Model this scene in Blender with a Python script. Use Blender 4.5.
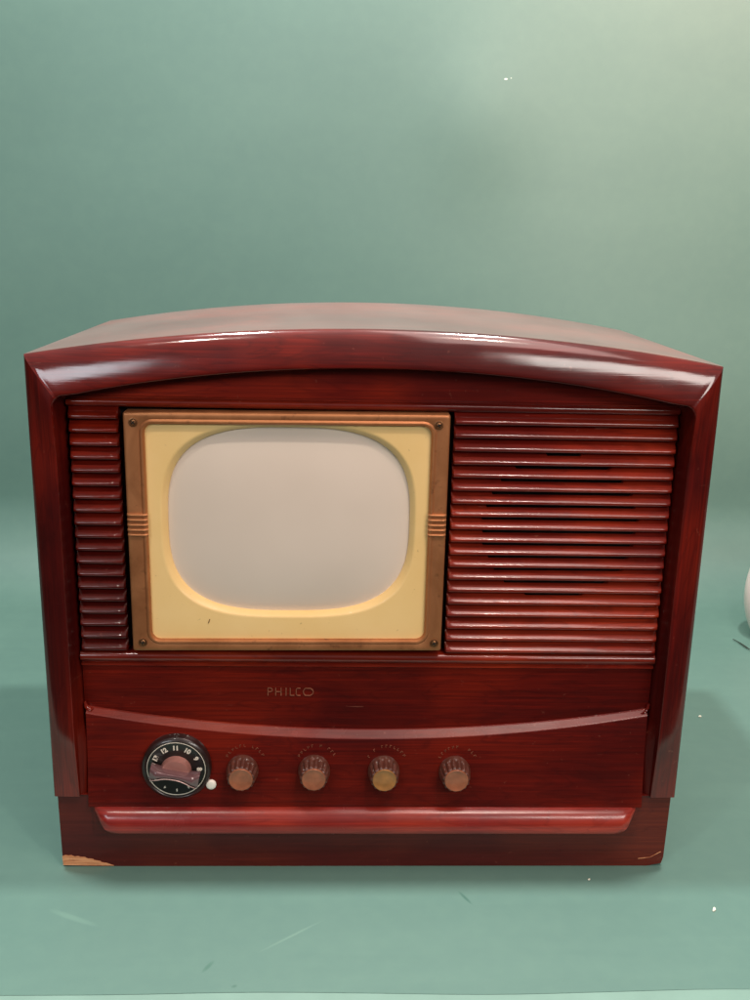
import bpy, bmesh, math, random
from mathutils import Vector, Matrix, noise
random.seed(4)
PI = math.pi
for o in list(bpy.data.objects): bpy.data.objects.remove(o)
SC = bpy.context.scene
COL = SC.collection

# ------------------------------------------------------------------ camera
cam = bpy.data.cameras.new('camera'); camo = bpy.data.objects.new('camera', cam); COL.objects.link(camo)
CP = Vector((-.0331, -.861, .6165)); A, RO, YA = .2642, .0230, -.0385
F = Vector((-math.sin(YA)*math.cos(A), math.cos(YA)*math.cos(A), -math.sin(A)))
RT = Vector((math.cos(YA), math.sin(YA), 0)); UP = RT.cross(F)
R2 = RT*math.cos(RO)+UP*math.sin(RO); U2 = -RT*math.sin(RO)+UP*math.cos(RO)
camo.matrix_world = Matrix(((R2.x, U2.x, -F.x, CP.x), (R2.y, U2.y, -F.y, CP.y), (R2.z, U2.z, -F.z, CP.z), (0, 0, 0, 1)))
cam.sensor_fit = 'VERTICAL'; cam.sensor_height = 24; cam.lens = 24*.989
cam.clip_start = .02; cam.clip_end = 50
SC.camera = camo

# ------------------------------------------------------------------ world, lamps, exposure
w = bpy.data.worlds.new('World'); SC.world = w; w.use_nodes = True
# the room: light walls and ceiling above, dark floor below the table
_t = w.node_tree; _c = _t.nodes.new('ShaderNodeTexCoord'); _s = _t.nodes.new('ShaderNodeSeparateXYZ'); _r = _t.nodes.new('ShaderNodeValToRGB')
_t.links.new(_c.outputs['Generated'], _s.inputs[0]); _t.links.new(_s.outputs[2], _r.inputs[0])
_e = _r.color_ramp.elements; _e.new(.5)
for i, (p, c) in enumerate([(0.0, (.02, .017, .015, 1)), (.12, (.07, .068, .066, 1)), (.7, (.30, .30, .29, 1))]): _e[i].position = p; _e[i].color = c
_t.links.new(_r.outputs[0], _t.nodes['Background'].inputs[0]); _t.nodes['Background'].inputs[1].default_value = .8
SC.view_settings.view_transform = 'Standard'; SC.view_settings.look = 'None'
SC.view_settings.exposure = .14; SC.view_settings.gamma = 1
def lamp(name, loc, target, power, size, size_y=None, color=(1, 1, 1)):
    l = bpy.data.lights.new(name, 'AREA'); l.energy = power; l.color = color
    l.shape = 'RECTANGLE' if size_y else 'DISK'; l.size = size
    if size_y: l.size_y = size_y
    o = bpy.data.objects.new(name, l); COL.objects.link(o); o.location = loc
    o.rotation_euler = (Vector(target)-Vector(loc)).to_track_quat('-Z', 'Y').to_euler()
    return o
lamp('ceiling_lamp', (-.60, -.95, 2.15), (0, 0, .3), 6.5, .09, color=(1, .93, .82))
lamp('ceiling_lamp', (.45, -.90, 2.15), (0, 0, .3), 7.0, .09, color=(1, .90, .76))
lamp('ceiling_spot', (-.46, .065, 2.5), (-.15, .15, 0), 35, .12, color=(.95, 1, .98))
lamp('ceiling_spot', (.46, .065, 2.5), (.15, .15, 0), 33, .12, color=(1, .97, .92))
lamp('wall_washer', (.25, -.05, 1.75), (.1, .9, 1.10), 12, .4, 1.8, color=(1, .70, .64))
lamp('front_fill', (1.02, -1.70, 1.27), (.1, 0, .35), 14, 1.0, .38, color=(1, .95, .88))  # unseen soft fill lamp added to brighten the cabinet front
lamp('front_fill', (-1.15, -1.95, 1.10), (0, 0, .35), 9, .8, .4, color=(.86, .94, 1))  # second added fill from the left front, source unseen
sp = bpy.data.lights.new('wall_spot', 'SPOT'); sp.energy = 165; sp.spot_size = math.radians(52); sp.spot_blend = .55
sp.shadow_soft_size = .12; sp.color = (1, .55, .44)
spo = bpy.data.objects.new('wall_spot', sp); COL.objects.link(spo); spo.location = (1.15, -.35, 1.9)
spo.rotation_euler = (Vector((.88, .86, 1.12))-spo.location).to_track_quat('-Z', 'Y').to_euler()

# ------------------------------------------------------------------ material helpers
class N:
    def __init__(s, name):
        s.m = bpy.data.materials.new(name); s.m.use_nodes = True; s.t = s.m.node_tree
        s.b = s.t.nodes['Principled BSDF']; s._c = None
    def n(s, typ, **k):
        x = s.t.nodes.new(typ)
        for a, v in k.items(): setattr(x, a, v)
        return x
    def l(s, a, b): s.t.links.new(a, b)
    def co(s):
        if not s._c: s._c = s.n('ShaderNodeTexCoord').outputs['Object']
        return s._c
    def mp(s, scale, rot=(0, 0, 0)):
        x = s.n('ShaderNodeMapping'); x.inputs['Scale'].default_value = scale; x.inputs['Rotation'].default_value = rot
        s.l(s.co(), x.inputs['Vector']); return x.outputs[0]
    def noise(s, scale, detail=4, vec=None, rough=.55, dist=0):
        x = s.n('ShaderNodeTexNoise'); x.inputs['Scale'].default_value = scale; x.inputs['Detail'].default_value = detail
        x.inputs['Roughness'].default_value = rough; x.inputs['Distortion'].default_value = dist
        s.l(vec if vec else s.co(), x.inputs['Vector']); return x.outputs['Fac']
    def ramp(s, fac, stops):
        x = s.n('ShaderNodeValToRGB'); e = x.color_ramp.elements
        while len(e) < len(stops): e.new(.5)
        for i, (p, c) in enumerate(stops):
            e[i].position = p; e[i].color = (c, c, c, 1) if not isinstance(c, (tuple, list)) else tuple(c)+(1,)
        s.l(fac, x.inputs[0]); return x.outputs[0]
    def mix(s, f, a, b, mode='MIX'):
        x = s.n('ShaderNodeMix', data_type='RGBA', blend_type=mode)
        for i, v in ((0, f), (6, a), (7, b)):
            if hasattr(v, 'is_linked') or hasattr(v, 'links'): s.l(v, x.inputs[i])
            elif i == 0: x.inputs[0].default_value = v
            else: x.inputs[i].default_value = tuple(v)+(1,)
        return x.outputs[2]
    def math(s, op, a, b=0):
        x = s.n('ShaderNodeMath', operation=op)
        for i, v in ((0, a), (1, b)):
            if hasattr(v, 'links'): s.l(v, x.inputs[i])
            else: x.inputs[i].default_value = v
        return x.outputs[0]
    def bump(s, h, strength, dist):
        x = s.n('ShaderNodeBump'); x.inputs['Strength'].default_value = strength; x.inputs['Distance'].default_value = dist
        s.l(h, x.inputs['Height']); s.l(x.outputs[0], s.b.inputs['Normal']); return x.outputs[0]
    def set(s, **k):
        for a, v in k.items():
            i = s.b.inputs[a.replace('_', ' ')]
            if hasattr(v, 'links'): s.l(v, i)
            elif isinstance(v, tuple): i.default_value = v+(1,)
            else: i.default_value = v
        return s

def wood(name, horizontal=True, dark=(.024, .0008, .0009), light=(.165, .0062, .0034), rough=.16, coat=1.0, worn=.35, dust=0, cr=(.05, .14)):
    M = N(name)
    sc = (2.2, 30, 70) if horizontal else (70, 30, 2.2)
    g = M.noise(3.2, 6, M.mp(sc), .62, .4)
    sc2 = (8, 60, 420) if horizontal else (420, 60, 8)
    f = M.noise(1.3, 4, M.mp(sc2), .6)
    blot = M.noise(5.5, 3, M.mp((1, 1, 1.8) if horizontal else (1.8, 1, 1)), .5, .3)
    g1 = M.ramp(g, [(.15, 0), (.85, 1)])
    c = M.mix(g1, dark, light)
    c = M.mix(M.ramp(blot, [(.42, .0), (.66, .8)]), c, (light[0]*1.35, light[1]*2.0, light[2]*1.0))
    c = M.mix(M.ramp(M.noise(3.1, 3, M.mp((1, 1, 1.6), (0, .2, 0)), .5, .6), [(.45, 0), (.7, .6)]), c, dark)
    lam = M.noise(5, 2, M.mp((1.5, 8, 9) if horizontal else (9, 8, 1.5)), .5, 1.6)
    c = M.mix(M.ramp(lam, [(.46, 0), (.5, .30), (.54, 0)]), c, dark)
    c = M.mix(M.math('MULTIPLY', M.ramp(f, [(.40, 1), (.62, 0)]), .38), c, dark)
    # rubbed and scuffed specks in the varnish
    sp_ = M.noise(160, 3, None, .5); wear = M.ramp(sp_, [(.70, 0), (.76, 1)])
    c = M.mix(M.math('MULTIPLY', wear, worn*.5), c, (.35, .11, .07))
    scr = M.ramp(M.noise(7, 5, M.mp((3, 3, 60), (.1, .5, .2)), .5, .4), [(.735, 0), (.75, 1)])
    c = M.mix(M.math('MULTIPLY', scr, worn*.8), c, (.33, .12, .08))
    r = M.ramp(M.noise(22, 5, None, .6), [(.35, rough*.75), (.7, rough*1.7)])
    if dust:
        dn = M.ramp(M.noise(9, 6, M.mp((1, .5, 1)), .6), [(.3, dust*.7), (.7, dust)])
        c = M.mix(dn, c, (.33, .295, .27)); 
        M.set(Coat_Weight=.5, Coat_Roughness=.28, Roughness=.5)
    else:
        M.set(Coat_Weight=coat, Coat_Roughness=M.ramp(M.noise(30, 4), [(.3, cr[0]), (.75, cr[1])]), Roughness=.5)
    M.set(Base_Color=c, Specular_IOR_Level=.12)
    M.b.inputs['Coat IOR'].default_value = 1.55
    h = M.math('ADD', M.math('MULTIPLY', M.noise(14, 2), .9), M.math('MULTIPLY', f, .12))
    bn = M.bump(h, .5, .0006)
    M.l(bn, M.b.inputs['Coat Normal'])
    return M.m

WOOD_H = wood('mahogany_rail', cr=(.08, .17))
WOOD_DULL = wood('dull_mahogany_edge', False, dark=(.03, .001, .001), light=(.12, .005, .003), coat=.15, cr=(.3, .4)); WOOD_V = wood('mahogany_post', False, cr=(.10, .20))
WOOD_BAND = wood('mahogany_panel', dark=(.028, .0008, .0008), light=(.18, .0066, .0026))
WOOD_LOUV = wood('mahogany_louver', dark=(.06, .0025, .0016), light=(.28, .016, .0072), worn=.6, cr=(.09, .17))
WOOD_TOP = wood('dusty_mahogany_top', dust=.46)
WOOD_BASE = wood('mahogany_base', dark=(.050, .0045, .0038), light=(.115, .0100, .0080), coat=.35, worn=.3)
WOOD_SILL = wood('sheen_tinted_mahogany_sill', dark=(.12, .006, .005), light=(.40, .026, .020), worn=.5, cr=(.18, .30))  # lighter pinkish red stands in for ceiling sheen on the sill
WOOD_LEDGE = wood('sheen_tinted_mahogany_ledge', dark=(.09, .007, .005), light=(.26, .020, .013), worn=.6, coat=.45, cr=(.22, .34))  # lighter red puts the ceiling's reflection into the ledge colour
WOOD_ARCH = wood('brightened_mahogany_arch', dark=(.08, .0025, .0012), light=(.32, .014, .005), cr=(.12, .22))  # colour lightened to offset the shade under the top rail

def simple(name, col, rough=.4, metal=0, coat=0, var=.12, vs=40, bump=0, spec=.5):
    M = N(name); n = M.noise(vs, 5)
    f = M.ramp(n, [(.3, 0), (.7, 1)])
    M.set(Base_Color=M.mix(f, tuple(c*(1-var) for c in col), tuple(min(1, c*(1+var)) for c in col)),
          Roughness=M.ramp(M.noise(vs*.7, 3), [(.3, rough*.8), (.7, min(1, rough*1.25))]), Metallic=metal, Coat_Weight=coat, Specular_IOR_Level=spec)
    if bump: M.bump(M.noise(vs*4, 3), bump, .0004)
    return M.m
def brass_mat():
    M = N('aged_brass')
    n = M.noise(26, 6, M.mp((1, 1, .6)), .65, .6); n2 = M.noise(120, 4)
    c = M.mix(M.ramp(n, [(.32, 0), (.68, 1)]), (.36, .135, .050), (.52, .215, .085))
    c = M.mix(M.math('MULTIPLY', M.ramp(n2, [(.62, 0), (.75, 1)]), .6), c, (.12, .045, .016))
    M.set(Base_Color=c, Metallic=.55, Roughness=M.ramp(n, [(.3, .40), (.7, .55)]))
    M.bump(n2, .25, .0003); return M.m
BRASS = brass_mat()
BRASS_DARK = simple('tarnished_brass_screw', (.26, .12, .05), .4, .8, vs=200)
COPPER = simple('copper_knob_cap', (.36, .115, .055), .36, .15, .3, .25, 90)
GOLDCAP = simple('golden_knob_cap', (.38, .160, .045), .40, .15, .3, .25, 90)
KNOB = simple('brown_plastic_knob', (.105, .030, .018), .36, 0, .25, .2, 120)
DARK = simple('dark_cavity', (.003, .002, .002), .9, vs=20)
BLACK = simple('black_dial_paint', (.012, .010, .009), .32, 0, .3, .2, 60)
WHITE = simple('ivory_paint', (.80, .70, .58), .45, var=.05)
DOTW = simple('white_plastic_dot', (.92, .84, .74), .4, var=.03)
LETTER = simple('worn_brass_lettering', (.38, .13, .07), .45, .35, var=.35, vs=300)
FAINT = simple('faded_gilt_lettering', (.25, .070, .035), .5, .1, var=.4, vs=500)
def chip_mat():
    M = N('bare_splintered_wood'); f = M.noise(4, 5, M.mp((10, 10, 260), (0, .12, 0)), .6, .3); n = M.noise(90, 4)
    c = M.mix(M.ramp(f, [(.38, 0), (.6, 1)]), (.50, .16, .06), (.86, .40, .19))
    c = M.mix(M.ramp(n, [(.56, 0), (.68, .7)]), c, (.30, .07, .03))
    M.set(Base_Color=c, Roughness=.8); M.bump(f, .8, .001); return M.m
CHIP = chip_mat()
def lucite():
    M = N('pink_tinted_clear_plastic')
    M.set(Base_Color=(.20, .095, .10), Roughness=.12, Transmission_Weight=.25, Coat_Weight=1.0, Coat_Roughness=.06)
    M.b.inputs['IOR'].default_value = 1.49; return M.m
LUCITE = lucite()
RIM = simple('maroon_dial_rim', (.022, .007, .006), .34, 0, .35, .2, 60)
ROSE = simple('rose_metal_boss', (.40, .17, .14), .36, .25, .4, .12, 60)
PALE = simple('painted_edge_glint', (.55, .36, .33), .3, .2, .5, .1, 60)  # pale colour stands in for the handle's edge highlight
def mask_mat():
    M = N('cream_mask_paint')
    n = M.noise(14, 5); 
    c = M.mix(M.ramp(n, [(.3, 0), (.7, 1)]), (.88, .59, .235), (.93, .65, .29))
    n2 = M.noise(210, 2); c = M.mix(M.math('MULTIPLY', M.ramp(n2, [(.72, 0), (.78, 1)]), .4), c, (.35, .20, .08))
    M.set(Base_Color=c, Roughness=.42, Coat_Weight=.15); M.bump(M.noise(300, 2), .08, .0002); return M.m
MASK = mask_mat()
def tube_mat():
    M = N('phosphor_screen_glass'); n = M.noise(7, 3)
    c = M.mix(M.ramp(n, [(.3, 0), (.7, 1)]), (.72, .605, .50), (.78, .66, .55))
    M.set(Base_Color=c, Roughness=.65, Coat_Weight=1.0, Coat_Roughness=.05, Specular_IOR_Level=.3); return M.m
TUBE = tube_mat()

def paper_mat():
    M = N('green_backdrop_paper')
    big = M.noise(1.7, 4, None, .5, .5); fine = M.noise(55, 5); streak = M.noise(3.2, 4, M.mp((.8, 7, 2)), .5, .8)
    c = M.mix(M.ramp(big, [(.3, 0), (.7, 1)]), (.097, .190, .160), (.115, .209, .177))
    c = M.mix(M.math('MULTIPLY', M.ramp(fine, [(.4, 0), (.65, 1)]), .08), c, (.17, .29, .22))
    c = M.mix(M.math('MULTIPLY', M.ramp(streak, [(.45, 0), (.62, 1)]), .06), c, (.19, .33, .26))
    # scuffs and pencil-like creases at their own places
    sep = M.n('ShaderNodeSeparateXYZ'); M.l(M.co(), sep.inputs[0]); X, Y, Z = sep.outputs
    def seg(cc, U, V, a, b, wd, col, k):
        ax, ay = a; bx, by = b; L = math.hypot(bx-ax, by-ay); dx, dy = (bx-ax)/L, (by-ay)/L
        mx, my = (ax+bx)/2, (ay+by)/2
        u = M.math('SUBTRACT', U, mx); v = M.math('SUBTRACT', V, my)
        al = M.math('ADD', M.math('MULTIPLY', u, dx), M.math('MULTIPLY', v, dy))
        ac = M.math('ADD', M.math('MULTIPLY', u, -dy), M.math('MULTIPLY', v, dx))
        al = M.math('POWER', M.math('ABSOLUTE', M.math('DIVIDE', al, L/2)), 2); ac = M.math('POWER', M.math('ABSOLUTE', M.math('DIVIDE', ac, wd)), 2)
        d = M.math('ADD', al, ac); f = M.ramp(d, [(0, k), (1, 0)])
        return M.mix(f, cc, col)
    flo = [((.088, -.034), (.100, -.056), .0020, (.04, .12, .09), .75), ((-.136, -.128), (-.145, -.144), .0025, (.05, .14, .10), .6),
           ((-.113, -.158), (-.118, -.161), .0020, (.04, .11, .08), .5), ((-.04, -.075), (-.10, -.12), .0016, (.20, .33, .26), .4),
           ((-.30, -.06), (-.245, -.085), .004, (.19, .33, .26), .3)]
    cc = c
    for a, b, wd, col, k in flo: cc = seg(cc, X, Y, a, b, wd, col, k)
    fl = M.math('LESS_THAN', Z, .02); c = M.mix(fl, c, cc)
    cw = c
    for a, b, wd, col, k in [((.2275, .862), (.2345, .8625), .0018, (.75, .85, .8), .9), ((.238, .864), (.241, .864), .0013, (.6, .72, .62), .7)]:
        cw = seg(cw, X, Z, a, b, wd, col, k)
    wl = M.math('GREATER_THAN', Z, .3); c = M.mix(wl, c, cw)
    M.set(Base_Color=c, Roughness=.52, Specular_IOR_Level=.55); M.bump(M.noise(420, 3), .12, .0004); return M.m
PAPER = paper_mat()
TABLE = simple('pale_green_tabletop', (.19, .31, .26), .6, var=.06, vs=20)
GLOBE = simple('pinkish_white_glaze', (.95, .74, .69), .35, 0, .4, .03, 10)

# ------------------------------------------------------------------ mesh helpers
def link(name, me, mat, parent=None, smooth=35):
    o = bpy.data.objects.new(name, me); COL.objects.link(o)
    if isinstance(mat, (list, tuple)):
        for m in mat: me.materials.append(m)
    else: me.materials.append(mat)
    if parent: o.parent = parent
    if smooth:
        for p in me.polygons: p.use_smooth = True
        me.set_sharp_from_angle(angle=math.radians(smooth))
    return o
def obj(name, bm, mat, parent=None, smooth=35, bevel=0, seg=2):
    if bevel:
        es = [e for e in bm.edges if len(e.link_faces) == 2 and e.calc_face_angle(0) > .6]
        bmesh.ops.bevel(bm, geom=es, offset=bevel, segments=seg, affect='EDGES', profile=.5, clamp_overlap=True)
    bmesh.ops.recalc_face_normals(bm, faces=bm.faces)
    me = bpy.data.meshes.new(name); bm.to_mesh(me); bm.free()
    return link(name, me, mat, parent, smooth)
def box(bm, x0, x1, y0, y1, z0, z1):
    v = [bm.verts.new((x, y, z)) for x in (x0, x1) for y in (y0, y1) for z in (z0, z1)]
    for f in ((0, 1, 3, 2), (4, 6, 7, 5), (0, 4, 5, 1), (2, 3, 7, 6), (0, 2, 6, 4), (1, 5, 7, 3)): bm.faces.new([v[i] for i in f])
def grid(bm, rows, closed=False):
    R = [[bm.verts.new(p) for p in r] for r in rows]
    for a, b in zip(R, R[1:]):
        n = len(a)
        for i in range(n if closed else n-1):
            j = (i+1) % n
            bm.faces.new((a[i], a[j], b[j], b[i]))
    return R
def prism(bm, pts, y0, y1):
    """outline in x,z extruded between y0 and y1"""
    a = [bm.verts.new((x, y0, z)) for x, z in pts]; b = [bm.verts.new((x, y1, z)) for x, z in pts]
    bm.faces.new(a); bm.faces.new(list(reversed(b))); n = len(pts)
    for i in range(n): bm.faces.new((a[i], b[i], b[(i+1) % n], a[(i+1) % n]))
def lathe(bm, cx, cz, prof, n=48, flute=None, close_front=True, rx=1, rz=1):
    """prof: list of (r, y), axis along y through (cx,cz); flute(i, k) scales radius"""
    rows = []
    for k, (r, y) in enumerate(prof):
        row = []
        for i in range(n):
            a = 2*PI*i/n; rr = r*(flute(i, k) if flute else 1)
            row.append((cx+rr*rx*math.cos(a), y, cz+rr*rz*math.sin(a)))
        rows.append(row)
    R = grid(bm, rows, True)
    if close_front: bm.faces.new(R[-1])
    return R
def stroke(bm, pts, wd, y0, y1):
    """a flat raised stroke through pts (x,z)"""
    for (ax, az), (bx, bz) in zip(pts, pts[1:]):
        L = math.hypot(bx-ax, bz-az); 
        if L < 1e-6: continue
        dx, dz = (bx-ax)/L, (bz-az)/L; nx, nz = -dz*wd/2, dx*wd/2; e = wd*.35
        ax2, az2, bx2, bz2 = ax-dx*e, az-dz*e, bx+dx*e, bz+dz*e
        prism(bm, [(ax2+nx, az2+nz), (ax2-nx, az2-nz), (bx2-nx, bz2-nz), (bx2+nx, bz2+nz)], y0, y1)
def empty(name, loc, label, cat, group=None):
    o = bpy.data.objects.new(name, None); COL.objects.link(o); o.location = loc; o.empty_display_size = .05
    o['label'] = label; o['category'] = cat
    if group: o['group'] = group
    return o
def sstep(x): x = max(0, min(1, x)); return x*x*(3-2*x)

# ------------------------------------------------------------------ setting: backdrop sweep, table
bm = bmesh.new(); rows = []
path = []
for i in range(40): path.append((-.168+i/39*.868, 0.0))
for i in range(1, 25):
    a = i/24*PI/2*.97; path.append((.700+.16*math.sin(a), .16-.16*math.cos(a)))
yl, zl = path[-1]
for i in range(1, 50): path.append((yl+.01*i/49*2, zl+i/49*1.7))
nx = 110
for j, (y, z) in enumerate(path):
    row = []
    for i in range(nx+1):
        x = -1.7+3.4*i/nx
        wv = noise.noise(Vector((x*1.3+4, z*1.6, 1.7)))*.012*sstep((z-.05)/.5)
        wv += noise.noise(Vector((x*3.1, z*2.6+y, 5.2)))*.0035*sstep((z-.05)/.3)
        dz = noise.noise(Vector((x*4, y*6, 0)))*.0007*sstep((abs(y)-.05)/.1)*(1 if z < .01 else 0)
        # soft dent where the paper hangs from its roll
        d = math.hypot(x-.19, (z-.80)*.8); wv += -.010*math.exp(-(d/.09)**2) if z > .3 else 0
        ye = y+(noise.noise(Vector((x*5, 0, 9)))*.0035 if j == 0 else 0)
        row.append((x, ye+wv, z+dz-.0002))
    rows.append(row)
grid(bm, rows)
o = obj('backdrop', bm, PAPER, smooth=60); o['kind'] = 'structure'
bm = bmesh.new(); box(bm, -1.9, 1.9, -.205, 1.1, -.04, -.0006)
o = obj('table_top', bm, TABLE, bevel=.004); o['kind'] = 'structure'

# ------------------------------------------------------------------ the television
TV = empty('television_set', (0, .16, 0), 'vintage tabletop television in glossy red mahogany with arched top and louvered speaker', 'television')
TV_OFF = Vector((0, .16, 0))
_top = []
def part(name, bm, mat, parent=None, **k):
    o = obj(name, bm, mat, parent or TV, **k)
    if parent is None: o.location = -TV_OFF
    return o
HW, ZT, ZC, ZB = .305, .509, .5359, .0812
hs = ZC-ZT; RO_ = (HW*HW+hs*hs)/(2*hs)
def zout(x): return ZC-RO_+math.sqrt(RO_*RO_-x*x)
def zin(x): return .5030-x*x/(2*1.30)

# frame moulding: outer outline and matching inner outline
outer, inner = [], []
r_c = .011; xi = .2803; zc1 = zin(xi-r_c)-r_c*1.0
for i in range(34):
    s = i/33; outer.append((-HW, ZB+s*(.5005-ZB))); inner.append((-xi, ZB+s*(zc1-ZB)))
for i in range(1, 7):
    s = i/6; a = PI-s*PI/4; outer.append((-HW, .5005+s*(ZT-.5005)))
    inner.append((-xi+r_c+r_c*math.cos(a), zc1+r_c*math.sin(a)))
mid = len(outer)-1
for i in range(1, 7):
    s = i/6; a = PI*3/4-s*PI/4; x = -HW+s*.009; outer.append((x, zout(x)))
    inner.append((-xi+r_c+r_c*math.cos(a), zc1+r_c*math.sin(a)))
na = 46; xo0 = outer[-1][0]; xi0 = inner[-1][0]
for i in range(1, na//2+1):
    s = i/(na//2); x = xo0*(1-s); outer.append((x, zout(x))); x2 = xi0*(1-s)
    inner.append((x2, zin(x2)-.0011*math.exp(-i/1.6)))
outer += [(-x, z) for x, z in reversed(outer[:-1])]; inner += [(-x, z) for x, z in reversed(inner[:-1])]
prof = [(0, .0030), (.012, .0006), (.04, -.0008), (.08, -.0024), (.13, -.0039), (.19, -.0053), (.27, -.0067), (.36, -.0080), (.46, -.0092), (.56, -.0102), (.66, -.0111), (.76, -.0118),
        (.86, -.0124), (.94, -.0127), (.975, -.0126), (.992, -.0117), (1.0, -.0100), (1.002, .004)]
bm = bmesh.new(); rows = []
for (ox, oz), (ix, iz) in zip(outer, inner):
    ln = math.hypot(ix-ox, iz-oz); k = sstep((oz-ZB+.004)/.085) if abs(ox) > HW-1e-4 else 1
    k = .04+.46*k**.8
    k += .42*sstep((oz-.44)/.06)*1.0 if abs(ox) > HW-1e-4 else -.08
    if abs(ox) <= HW-1e-4: k = .88
    row = []
    for u, d in prof: row.append((ox+(ix-ox)*u, d*k if d < 0 else d, oz+(iz-oz)*u))
    lo = 1-sstep((oz-.150)/.02) if abs(ox) > HW-1e-4 else 0
    e = 1+(.0035+.0020*lo)/ln; row.append((ox+(ix-ox)*e, .012-.005*lo, oz+(iz-oz)*e))
    e = 1+(.0055+.0035*lo)/ln; row.append((ox+(ix-ox)*e, .026-.013*lo, oz+(iz-oz)*e))
    rows.append(row)
nc = mid; posts = [rows[:mid+1], rows[len(rows)-1-mid:]]; top = rows[mid:len(rows)-mid]
grid(bm, top); part('top_rail', bm, WOOD_H, smooth=50)
for p in posts:
    bm = bmesh.new(); grid(bm, p); bm.faces.ensure_lookup_table(); nc_ = len(p[0])-1
    for fi, f in enumerate(bm.faces): f.material_index = 1 if fi % nc_ >= nc_-3 else 0
    part('front_post', bm, [WOOD_V, WOOD_DULL], smooth=50)
# shell: arched top board and sides
D = .337
bm = bmesh.new()
ot = [outer[i] for i in range(mid, len(outer)-mid)]
rows = []
for y in (.0030, .02, .10, .20, .30, D-.004, D):
    rows.append([(x, y, z-(.003 if y == D else 0)) for x, z in ot])
grid(bm, rows)
rows2 = [[(x*.985, D, z-.010) for x, z in ot]]
part('cabinet_top', bm, WOOD_TOP, smooth=50)
bm = bmesh.new()
for s in (-1, 1):
    rows = [[(s*HW, y, ZB+(ZT-ZB)*k/8) for k in range(9)] for y in (.0030, .1, .2, D)]
    grid(bm, rows)
v = [bm.verts.new((x, D, z-.003)) for x, z in ot]+[bm.verts.new((HW, D, ZB)), bm.verts.new((-HW, D, ZB))]; bm.faces.new(v)
v = [bm.verts.new(p) for p in ((-HW, .003, ZB), (HW, .003, ZB), (HW, D, ZB), (-HW, D, ZB))]; bm.faces.new(v)
part('cabinet_shell', bm, WOOD_V, smooth=50)
# base plinth
bm = bmesh.new()
xs = [(-.3015, 0), (-.296, -.0), (.297, 0), (.3015, .004), (.3022, .012), (.3024, ZB-.0006), (-.3030, ZB-.0006), (-.3026, .012)]
prism(bm, [(-.3022, 0.0012), (-.27, .0), (.285, .0), (.3000, .003), (.3018, .010), (.3026, ZB-.0006), (-.3030, ZB-.0006)], .0045, D-.004)
base = part('plinth', bm, WOOD_BASE, bevel=.0010)
bm = bmesh.new()
prism(bm, [(-.3020, .0014), (-.3023, .0115), (-.2995, .0129), (-.2962, .0122), (-.2935, .0128), (-.2905, .0110), (-.2872, .0115), (-.2850, .0108), (-.2800, .0103), (-.2778, .0088), (-.2735, .0086), (-.2700, .0067), (-.2655, .0060), (-.2640, .0046), (-.2590, .0036), (-.2520, .0008)], .0039, .0050)
part('bare_wood_chip', bm, CHIP, base, smooth=0)['label'] = 'bare pale orange wood where the veneer has chipped off the lower left corner'
bm = bmesh.new()
stroke(bm, [(.276, .0085), (.288, .0100), (.2985, .0165)], .0004, .0041, .0050)
part('edge_scratch', bm, CHIP, base, smooth=0)

# dark back board behind the mid-section and plain panels
bm = bmesh.new(); box(bm, -.278, .278, .030, .034, .085, .505)
part('back_board', bm, DARK)
# upper panel under the arch
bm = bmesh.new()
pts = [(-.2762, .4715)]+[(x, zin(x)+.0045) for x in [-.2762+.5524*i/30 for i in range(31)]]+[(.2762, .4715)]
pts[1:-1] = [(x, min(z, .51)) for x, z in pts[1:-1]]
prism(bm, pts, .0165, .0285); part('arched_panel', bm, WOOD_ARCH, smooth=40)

def bead(name, prof, x0, x1, mat=WOOD_H, parent=None):
    bm = bmesh.new(); n = 30
    rows = [[(x0+(x1-x0)*i/n, y, z) for y, z in prof] for i in range(n+1)]
    R = grid(bm, rows); bm.faces.new(R[0]); bm.faces.new(list(reversed(R[-1])))
    return part(name, bm, mat, parent, smooth=45)
def arc(cy, cz, r, a0, a1, n): return [(cy-r*math.cos(a0+(a1-a0)*i/n), cz+r*math.sin(a0+(a1-a0)*i/n)) for i in range(n+1)]
bead('upper_moulding', [(.028, .4722), (.0172, .4722), (.0150, .4712), (.0150, .4702), (.0162, .4695)]+arc(.0172, .4660, .0034, 1.3, -1.3, 8)+[(.0172, .4619), (.028, .4619)], -.2752, .2752, WOOD_LOUV)
bead('lower_moulding', [(.028, .2275), (.0170, .2275)]+arc(.0166, .2224, .0050, 1.25, -1.25, 10)+[(.0168, .2160), (.0150, .2150), (.0150, .2128), (.0172, .2112), (.028, .2112)], -.2752, .2752, WOOD_LOUV)

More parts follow.
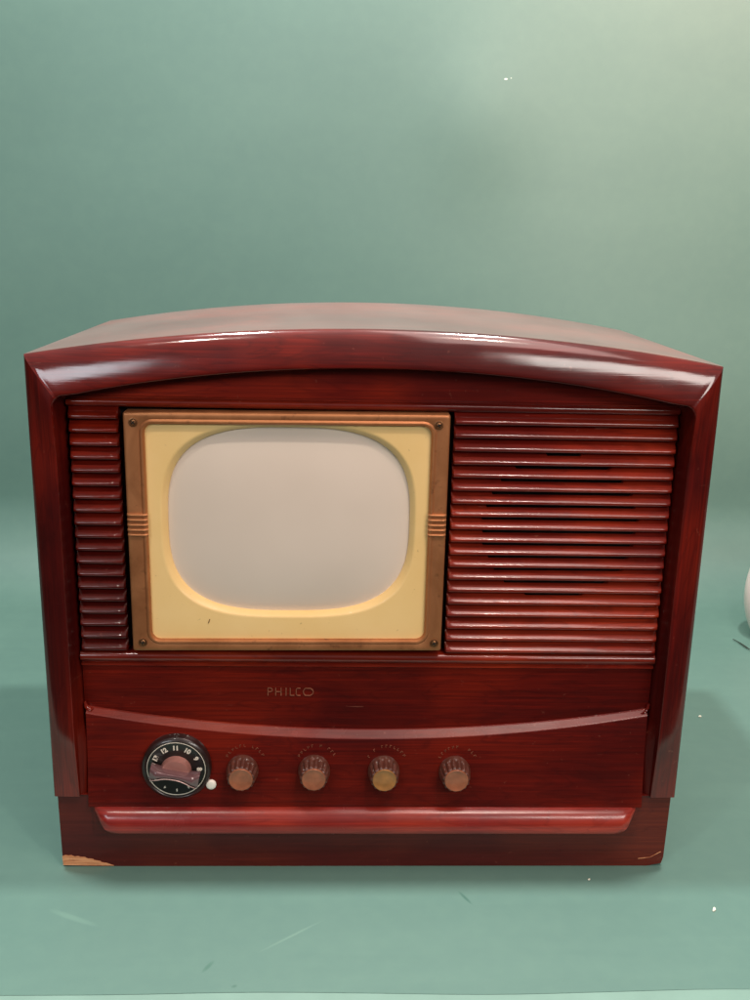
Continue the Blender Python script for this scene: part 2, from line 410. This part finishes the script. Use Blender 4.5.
# louvers
ZN = [.4531-k*.01232 for k in range(19)]
slots = {2: (.1575, .1879), 3: (.1297, .2149), 4: (.1165, .2299), 5: (.1089, .2385), 6: (.1045, .2434), 7: (.1008, .2474), 8: (.1015, .2457),
         9: (.1026, .2439), 10: (.1083, .2403), 11: (.1147, .2353), 12: (.1249, .2223), 13: (.1456, .1993)}
def louvers(x0, x1, has_slots, name, mat):
    bm = bmesh.new()
    xs = set([x0, x1, x0+.0012, x1-.0012])
    n = max(12, int((x1-x0)/.004))
    for i in range(n+1): xs.add(x0+(x1-x0)*i/n)
    if has_slots:
        for a, b in slots.values():
            xs.update((a-.0030, a, b, b+.0030))
    xs = sorted(x for x in xs if x0 <= x <= x1)
    for k, zn in enumerate(ZN):
        rows = []
        for x in xs:
            e = min(x-x0, x1-x); c = sstep(e/.0018)            # rounded ends
            sl = k in slots and has_slots and slots[k][0] <= x <= slots[k][1]
            slp = (k-1) in slots and has_slots and slots[k-1][0] <= x <= slots[k-1][1]
            j = noise.noise(Vector((x*9, k*3.7, 1)))*.00015
            P = [(.0193, .0098), (.0193, .0090), (.0177, .0077), (.0159, .0062), (.0139, .0045), (.0122, .0031)]
            P += [(.0125-.0022*math.cos(math.radians(g)), .0004+.0022*math.sin(math.radians(g))) for g in (50, 40, 30, 20, 9, -4, -18, -34, -55)]
            P += [(.0135, -.0021), (.0160, -.0023), (.0193, -.0024)]
            row = []
            for q, (y, dz) in enumerate(P):
                yy = y+(.0184-y)*.35*(1-c)
                if sl and q >= len(P)-1: yy += .010; dz += .0003
                if slp and q == 0: yy = .0300; dz = .0022
                if slp and q == 1: yy = .0210; dz = .0050
                if slp and q == 2: yy = .0170; dz = .0067
                row.append((x, yy+j*(q > 2), zn+dz+j))
            rows.append(row)
        R = grid(bm, rows)
        for r in (R[0], R[-1]):
            a = bm.verts.new((r[0].co.x, .026, r[0].co.z)); b = bm.verts.new((r[0].co.x, .026, r[-1].co.z)); bm.faces.new(list(r)+[b, a])
    return part(name, bm, mat, smooth=32)
louvers(-.2738, -.2300, False, 'louver_panel', WOOD_BAND)
louvers(.0708, .2748, True, 'speaker_grille', WOOD_LOUV)

# name band with lettering
def ledge_back(x): return .1452+.0230*(x/.269)**2
def ledge_front(x): return .1384+.0248*(x/.2655)**2
bm = bmesh.new()
n = 40
pts = [(-.2752+.5504*i/n, ledge_back(-.2752+.5504*i/n)-.012) for i in range(n+1)]+[(.2752, .2116), (-.2752, .2116)]
prism(bm, pts, .0180, .0290); band = part('name_band', bm, WOOD_BAND, smooth=40)
bm = bmesh.new(); S = lambda pts: stroke(bm, pts, .00072, .0172, .0182)
z0, z1 = .1812, .1888
S([(-.0987, z0), (-.0987, z1)]); S([(-.0987, z1), (-.0958, z1), (-.0945, z1-.0012), (-.0945, z1-.0026), (-.0958, z1-.0038), (-.0987, z1-.0038)])
S([(-.0912, z0), (-.0912, z1)]); S([(-.0860, z0), (-.0860, z1)]); S([(-.0912, .1851), (-.0860, .1851)])
S([(-.0812, z0), (-.0812, z1)])
S([(-.0772, z1), (-.0772, z0), (-.0735, z0)])
S([(-.0676, z1), (-.0704, z1), (-.0714, z1-.0014), (-.0714, z0+.0014), (-.0704, z0), (-.0676, z0)])
S([(-.0625, z1), (-.0578, z1), (-.0555, z1-.0016), (-.0548, .185), (-.0555, z0+.0016), (-.0578, z0), (-.0625, z0), (-.0640, z0+.0018), (-.0646, .185), (-.0640, z1-.0018), (-.0625, z1)])
part('brand_lettering', bm, LETTER, band, smooth=0)

# control panel with curved ledge on top
bm = bmesh.new(); rows = []; n = 60
for i in range(n+1):
    x = -.2728+.5456*i/n; zb = ledge_back(x); zf = ledge_front(x)
    rows.append([(x, .0112, zf+.0002), (x, .0109, zf), (x, .0106, zf-.0008), (x, .0080, .120), (x, .0008, .0690), (x, .006, .0684)])
R = grid(bm, rows)
for r in (R[0], R[-1]):
    a = bm.verts.new((r[0].co.x, .03, r[0].co.z)); b = bm.verts.new((r[0].co.x, .03, r[-1].co.z)); bm.faces.new(list(r)+[b, a])
panel = part('control_panel', bm, WOOD_BAND, smooth=30)
bm = bmesh.new(); rows = []
for i in range(n+1):
    x = -.2728+.5456*i/n; zb = ledge_back(x); zf = ledge_front(x)
    rows.append([(x, .0190, zb-.0020), (x, .0186, zb+.0004), (x, .0172, zb+.0006), (x, .0160, zb-.0002), (x, .0118, zf+.0008), (x, .0110, zf+.0003), (x, .01065, zf-.0003), (x, .0120, zf-.0012)])
grid(bm, rows); part('ledge', bm, WOOD_LEDGE, panel, smooth=60)
def PY(z): return .0106+(.0008-.0106)*(.1377-z)/(.1377-.069)
for s in (-1, 1):   # the ledge turns up into the post in a small worn hook
    bm = bmesh.new(); rows = []
    for i in range(9):
        t = i/8; cx = s*(.2690+.0052*math.sin(t*PI/2)); cz = .1668+.0080*(1-math.cos(t*PI/2)); rr = .0030*(1-.55*t)
        rows.append([(cx+rr*math.cos(q), .0150+rr*math.sin(q), cz+rr*.4*math.cos(q)) for q in [2*PI*k/10 for k in range(10)]])
    R = grid(bm, rows, True); bm.faces.new(R[0]); bm.faces.new(R[-1])
    part('ledge_end', bm, WOOD_LOUV, panel, smooth=60)

# sill: rounded nose with returned ends
bm = bmesh.new(); rows = []
P = [(.004, .0690, 0), (.0004, .0694, 0), (-.0006, .0692, 0), (-.0032, .0679, 0), (-.0058, .0657, .0002), (-.0079, .0628, .0008), (-.0095, .0594, .0018), (-.0105, .0556, .0028), (-.0109, .0520, .0048), (-.0109, .0490, .0078), (-.0103, .0468, .0115), (-.0085, .0452, .0150), (-.0040, .0442, .0172), (.004, .0438, .0178)]
n = 60
for i in range(n+1):
    s = -1+2*i/n; s = math.copysign(abs(s)**.8, s)
    e = (1-abs(s))*.268
    c = math.sqrt(max(0, 1-(1-min(1, e/.010))**2))
    rows.append([((.2678-inn)*s, .0028+(y-.0028)*(c if y < .0028 else 1), z) for y, z, inn in P])
grid(bm, rows); part('sill', bm, WOOD_SILL, smooth=60)
bm = bmesh.new(); box(bm, -.2690, .2695, .0026, .0050, .0385, .0678); part('sill_backing', bm, WOOD_BASE, bevel=.0005)

# ------------------------------------------------------------------ bezel, mask, tube
def rrect(x0, x1, z0, z1, r, n=8):
    out = []
    for cx, cz, a0 in ((x1-r, z1-r, 0), (x0+r, z1-r, PI/2), (x0+r, z0+r, PI), (x1-r, z0+r, 3*PI/2)):
        for i in range(n+1):
            a = a0+PI/2*i/n; out.append((cx+r*math.cos(a), cz+r*math.sin(a)))
    return out
bx0, bx1, bz0, bz1 = -.2237, .0660, .2335, .4604
ix0, ix1, iz0, iz1 = -.2055, .0495, .2450, .4496
def skew(x, z): return (x, z+(x-(-.0788))*.0072)      # the bezel sits very slightly askew
bm = bmesh.new()
def loop(x0, x1, z0, z1, r, y): return [(skew(a, b)[0], y, skew(a, b)[1]) for a, b in rrect(x0, x1, z0, z1, r)]
L = []
def ins(d, r, y): return loop(bx0+d, bx1-d, bz0+d, bz1-d, r, y)
def inn(d, r, y): return loop(ix0-d, ix1+d, iz0-d, iz1+d, r, y)
L = [ins(0, .002, .020), ins(0, .002, .0062), ins(.0004, .002, .0050), ins(.0014, .002, .0041), ins(.0030, .002, .0040),
     inn(.0056, .0135, .0040), inn(.0046, .0125, .0044), inn(.0040, .0120, .0040), inn(.0028, .0108, .0028), inn(.0014, .0094, .0030), inn(.0004, .0084, .0044), inn(0, .008, .0062), inn(0, .008, .011)]
grid(bm, L, True)
bez = part('bezel', bm, BRASS, smooth=40)
for s in (-1, 1):
    xa, xb = (bx0+.0004, ix0+.0005) if s < 0 else (ix1-.0005, bx1-.0004)
    bm = bmesh.new()
    for k in range(5):
        zc = .3655-k*.0047+(.003 if s > 0 else 0)
        rows = []
        for i in range(9):
            x = xa+(xb-xa)*i/8; e = min(i, 8-i)
            c = .45 if e == 0 else 1
            rows.append([(x, .0045-.0031*c*math.sin(PI*q/6), zc+.0016*math.cos(PI*q/6)) for q in range(7)])
        grid(bm, rows)
    part('ribbed_clasp', bm, BRASS, bez, smooth=60)
for sx, sz in ((-.2146, .4506), (.0557, .4522), (-.2139, .2417), (.0592, .2429)):
    bm = bmesh.new(); lathe(bm, sx, sz, [(.0040, .0042), (.0040, .0032), (.0032, .0030), (.0027, .0036), (.0024, .0030), (.0016, .0024)], 24)
    scw = part('screw', bm, BRASS_DARK, bez, smooth=50)
    bm = bmesh.new(); a = random.random()*PI; c, s_ = math.cos(a)*.0019, math.sin(a)*.0019
    stroke(bm, [(sx-c, sz-s_), (sx+c, sz+s_)], .0007, .0021, .0026); stroke(bm, [(sx+s_, sz-c), (sx-s_, sz+c)], .0007, .00205, .0026)
    s2 = part('screw_slot', bm, DARK, None, smooth=0); s2.parent = scw; s2.location = (0, 0, 0)
# mask with flared opening
def sup(cx, cz, a, b, e, n=96):
    out = []
    for i in range(n):
        t = 2*PI*i/n; c, s = math.cos(t), math.sin(t)
        out.append((cx+a*math.copysign(abs(c)**(2/e), c), cz+b*math.copysign(abs(s)**(2/e), s)))
    return out
ocx, ocz, oa, ob = -.0778, .3582, .1150, .0912
def ring(cx, cz, a, b, e, y): return [(x, y, z+(x-ocx)*.006) for x, z in sup(cx, cz, a, b, e)]
bm = bmesh.new()
# outer boundary sampled by projecting the superellipse directions on the rectangle
def rectring(y):
    out = []
    for x, z in sup(ocx, ocz, oa, ob, 3.0):
        dx, dz = x-ocx, z-ocz; X0, X1, Z0, Z1 = ix0-.002-ocx, ix1+.002-ocx, iz0-.004-ocz, iz1+.004-ocz
        t = 1e9
        if dx > 0: t = min(t, X1/dx)
        if dx < 0: t = min(t, X0/dx)
        if dz > 0: t = min(t, Z1/dz)
        if dz < 0: t = min(t, Z0/dz)
        out.append((ocx+dx*t, y, ocz+dz*t+dx*t*.006))
    return out
grid(bm, [rectring(.0078), ring(ocx, ocz, oa+.002, ob+.002, 3.1, .0076), ring(ocx, ocz, oa+.0006, ob+.0006, 3.1, .0078), ring(ocx, ocz, oa-.0004, ob-.0004, 3.1, .0086),
          ring(ocx, ocz-.0002, oa-.0032, ob-.0024, 3.0, .0125), ring(ocx, ocz-.0002, oa-.0040, ob-.0032, 3.0, .0142), ring(ocx, ocz, oa-.005, ob-.004, 3.0, .026)], True)
mask = part('screen_mask', bm, MASK, smooth=40)
# picture tube face: convex
bm = bmesh.new(); rings = []
for k in range(14, 0, -1):
    t = k/14; y = .0165-.0085*(1-t**2.6)
    rings.append(ring(ocx, ocz, (oa-.001)*t, (ob-.0005)*t, 2+1.1*t, y))
R = grid(bm, rings, True); bm.faces.new(R[-1])
part('picture_tube', bm, TUBE, smooth=80)
bm = bmesh.new(); prism(bm, [(-.1535, .2598), (-.1528, .2600), (-.1514, .2636), (-.1520, .2638)], .0070, .0080)
part('paint_nick', bm, BRASS_DARK, mask, smooth=0)

# ------------------------------------------------------------------ channel selector
dx, dz = -.1865, .1108
sel = None
bm = bmesh.new(); lathe(bm, dx, dz, [(.0335, .0110), (.0335, .0025), (.0325, .0010), (.0305, .0000), (.0295, .0006), (.0290, .0018), (.0288, .0024)], 72, close_front=False)
sel = part('channel_dial', bm, RIM, smooth=50)
bm = bmesh.new(); lathe(bm, dx, dz, [(.0291, .0026), (.0291, .0012), (.0284, .0008), (.0278, .0010)], 72); part('dial_plate', bm, BLACK, sel, smooth=50)
bm = bmesh.new()
lathe(bm, dx, dz, [(.0285, .0010), (.0283, .0004), (.0279, .0004), (.0277, .0010)], 72, close_front=False); part('dial_ring', bm, WHITE, sel, smooth=50)
fnt = None
def text_part(s, cx, cz, size, rot, y, mat, parent, name, wide=1.0):
    cu = bpy.data.curves.new('t', 'FONT'); cu.body = s; cu.size = size; cu.extrude = .00015; cu.align_x = 'CENTER'; cu.align_y = 'CENTER'; cu.offset = .0003*size/.006
    to = bpy.data.objects.new('t', cu); COL.objects.link(to); bpy.context.view_layer.update()
    me = bpy.data.meshes.new_from_object(to.evaluated_get(bpy.context.evaluated_depsgraph_get())); bpy.data.objects.remove(to)
    c, s_ = math.cos(rot), math.sin(rot)
    for v in me.vertices:
        x, z, d = v.co.x*wide, v.co.y, v.co.z
        v.co = (cx+x*c-z*s_, y-d, cz+x*s_+z*c)
    o = link(name, me, mat, parent, 0); return o
for i, ch in enumerate(['2', '3', '4', '5', '6', '7', '8', '9', '10', '11', '12', '13']):
    # eleven at the top, thirty degrees apart, falling clockwise
    ang = PI/2+(int(ch)-11)*PI/6; ang = PI/2+(int(ch)-11)*PI/6
    big = int(ch) >= 8; r = .0222 if big else .0228
    text_part(ch, dx+r*math.cos(ang), dz+r*math.sin(ang), .0064 if big else .0034, ang-PI/2, .0007, WHITE, sel, 'channel_number', 1.0)
bm = bmesh.new(); lathe(bm, dx, dz-.0008, [(.0148, .0012), (.0148, .0002), (.0142, -.0006), (.0142, -.0060), (.0136, -.0074), (.0120, -.0078), (.006, -.0080)], 48)
for v in bm.verts: v.co.z = max(v.co.z, dz-.0040)
boss = part('dial_boss', bm, ROSE, sel, smooth=50)
bm = bmesh.new(); lathe(bm, dx+.0003, dz-.0030, [(.0076, -.0078), (.0076, -.0083), (.0070, -.0085), (.0066, -.0083)], 32, rz=.52)
part('boss_hollow_shade', bm, BLACK, sel, smooth=50)  # raised black disc painting the shade of the boss's hollow
# bar handle: bow-tie bar with scooped middle, swept across the boss
bm = bmesh.new(); rows = []; n = 28; ta = math.radians(-11)
for i in range(n+1):
    s = -1+2*i/n; a = abs(s); X = s*.0236
    hw = .0026+.0052*a**2.6                 # half height, wider to the tips
    yf = -.0170+.0050*(1-a**2)*0-.0010*a+ .0045*max(0, a-.75)/.25       # front face
    sag = .0030*(1-a*a)-.0012
    pts = []
    for q in range(16):
        t = 2*PI*q/16; c, sn = math.cos(t), math.sin(t)
        zz = sag+hw*math.copysign(abs(sn)**.55, sn); yy = (yf-.0012)/2+(-(yf+.0012)/2)*math.copysign(abs(c)**.55, c)*.98
        yy = yy+.0006
        xr = X*math.cos(ta)-zz*math.sin(ta); zr = X*math.sin(ta)+zz*math.cos(ta)
        pts.append((dx+xr, yy, dz-.0010+zr))
    rows.append(pts)
R = grid(bm, rows, True); bm.faces.new(R[0]); bm.faces.new(list(reversed(R[-1])))
part('bar_handle', bm, LUCITE, sel, smooth=45)
bm = bmesh.new()
rows = []
for i in range(21):
    s = -1+i/10; X = s*.0222; zz = -.0034+.0030*(1-s*s)-.0046*abs(s)**2.6
    xr = X*math.cos(ta)-zz*math.sin(ta); zr = X*math.sin(ta)+zz*math.cos(ta)
    rows.append([(dx+xr+.0005*math.cos(t)*0, -.0168+.0005*math.cos(t)+.0040*max(0, abs(s)-.75)/.25, dz-.0012+zr+.0005*math.sin(t)) for t in [2*PI*q/6 for q in range(6)]])
grid(bm, rows, True); part('handle_edge_glint', bm, PALE, sel, smooth=60)  # painted highlight strip along the handle's lower edge
bm = bmesh.new(); lathe(bm, -.1536, .0922, [(.0050, .0080), (.0050, .0030), (.0045, .0022), (.003, .0018), (.001, .0016)], 32)
part('indicator_dot', bm, DOTW, panel, smooth=50)

# ------------------------------------------------------------------ four small knobs
kx = [(-.1231, .1068, .1), (-.0532, .1070, .25), (.0150, .1065, .05), (.0847, .1063, .4)]
for ki, (x, z, ph) in enumerate(kx):
    bm = bmesh.new(); nf = 15; n = nf*6
    off = int(ph*6)
    def fl(i, k, off=off):
        t = ((i+off) % 6)/6; g = 1-.13*(math.cos(2*PI*t)*.5+.5)**2
        return 1 if k in (0, 1, 2) or k >= 8 else g
    lathe(bm, x, z, [(.0153, .0110), (.0155, .0035), (.0151, .0022), (.0152, .0014), (.0147, -.0030), (.0139, -.0076), (.0134, -.0100), (.0127, -.0109), (.0104, -.0112)], n, fl)
    kn = part('control_knob', bm, KNOB, smooth=50)
    bm = bmesh.new()
    lathe(bm, x, z, [(.0115, -.0106), (.0115, -.0120), (.0111, -.0125), (.0105, -.0125), (.0098, -.0121), (.006, -.0118), (.002, -.0117)], 48)
    part('knob_cap', bm, GOLDCAP if ki == 2 else COPPER, kn, smooth=50)
    if ki == 2: kn['label'] = 'fluted brown knob with a golden cap'
    # worn, no longer legible arc of gilt lettering above the knob
    bm = bmesh.new(); rnd = random.Random(20+ki); a = PI*(.86-.06*ki % .1); span = .72*PI
    m = 11
    for i in range(m):
        t = PI*.84-i/(m-1)*PI*.66
        if rnd.random() < .15: continue
        rr = .0200; cx, cz = x+.0028+rr*math.cos(t), z+.0048+rr*math.sin(t); u = (math.cos(t), math.sin(t)); v = (-u[1], u[0])
        h = .0011; wd = .0007
        P4 = lambda a_, b_: (cx+u[0]*a_+v[0]*b_, cz+u[1]*a_+v[1]*b_)
        yy = PY(cz); stroke(bm, [P4(-h, wd), P4(h, wd)], .0005, yy-.0006, yy+.0004)
        k = rnd.random()
        if k < .35: stroke(bm, [P4(h, wd), P4(h, -wd)], .0005, yy-.0006, yy+.0004)
        elif k < .7: stroke(bm, [P4(0, wd), P4(0, -wd), P4(h, -wd)], .0005, yy-.0006, yy+.0004)
        else: stroke(bm, [P4(-h, wd), P4(-h, -wd)], .0005, yy-.0006, yy+.0004)
    part('faded_lettering', bm, FAINT, panel, smooth=0)

# ------------------------------------------------------------------ things around the television
bm = bmesh.new(); bmesh.ops.create_uvsphere(bm, u_segments=48, v_segments=32, radius=1)
for v in bm.verts: v.co = Vector((v.co.x*.10, v.co.y*.070, v.co.z*.122))
bmesh.ops.bisect_plane(bm, geom=bm.verts[:]+bm.edges[:]+bm.faces[:], plane_co=(0, 0, -.0745), plane_no=(0, 0, -1), clear_outer=True)
bmesh.ops.holes_fill(bm, edges=[e for e in bm.edges if e.is_boundary])
o = obj('white_globe', bm, GLOBE, smooth=60); o.location = (.7190, .60, .0755)
o['label'] = 'pinkish white rounded object cut off by the right edge of the picture'; o['category'] = 'globe'
def flake(name, loc, rx, ry, h, mat, label, cat, seed):
    bm = bmesh.new(); rnd = random.Random(seed); n = 9
    pts = []
    for i in range(n):
        a = 2*PI*i/n; k = .7+.5*rnd.random(); pts.append((rx*k*math.cos(a), ry*k*math.sin(a)))
    A_ = [bm.verts.new((x, y, 0)) for x, y in pts]; B_ = [bm.verts.new((x*.9, y*.9, h*(.6+.6*rnd.random()))) for x, y in pts]
    bm.faces.new(A_); bm.faces.new(B_)
    for i in range(n): bm.faces.new((A_[i], A_[(i+1) % n], B_[(i+1) % n], B_[i]))
    o = obj(name, bm, mat, smooth=0); o.location = loc; o['label'] = label; o['category'] = cat; o['group'] = 'crumbs scattered on the green paper'; o.rotation_euler.z = rnd.random()
FLK = simple('pale_paper_crumb', (.78, .76, .62), .6, var=.05); TWG = simple('dark_scrap', (.025, .035, .025), .6)
flake('paper_crumb', (.3301, -.0641, .0004), .0036, .0014, .0010, FLK, 'pale crumb on the green paper to the right in front of the cabinet', 'crumb', 1)
flake('paper_crumb', (.2208, -.0186, .0004), .0013, .0011, .0008, FLK, 'tiny white crumb close in front of the right end of the plinth', 'crumb', 2)
flake('paper_crumb', (.4546, .326, .0006), .0026, .0018, .0010, FLK, 'small white crumb on the paper beside the right side of the cabinet', 'crumb', 3)
bm = bmesh.new()
rows = []
for i in range(9):
    s = i/8; x = -.012+.024*s; y = .022-.050*s+.004*math.sin(s*6); r = .0014+.0030*math.sin(PI*min(1, s*1.15))*max(0, s-.25)
    rows.append([(x+r*math.cos(t), y, .0012+r*.6+r*.6*math.sin(t)) for t in [2*PI*q/8 for q in range(8)]])
R = grid(bm, rows, True); bm.faces.new(R[0]); bm.faces.new(R[-1])
o = obj('dark_scrap', bm, TWG, smooth=60); o.location = (.6060, .5680, .0005); o.scale = (.5, .8, .8)
o['label'] = 'thin dark twisted scrap lying on the green paper near the right edge'; o['category'] = 'scrap'

SC.render.engine = 'CYCLES'
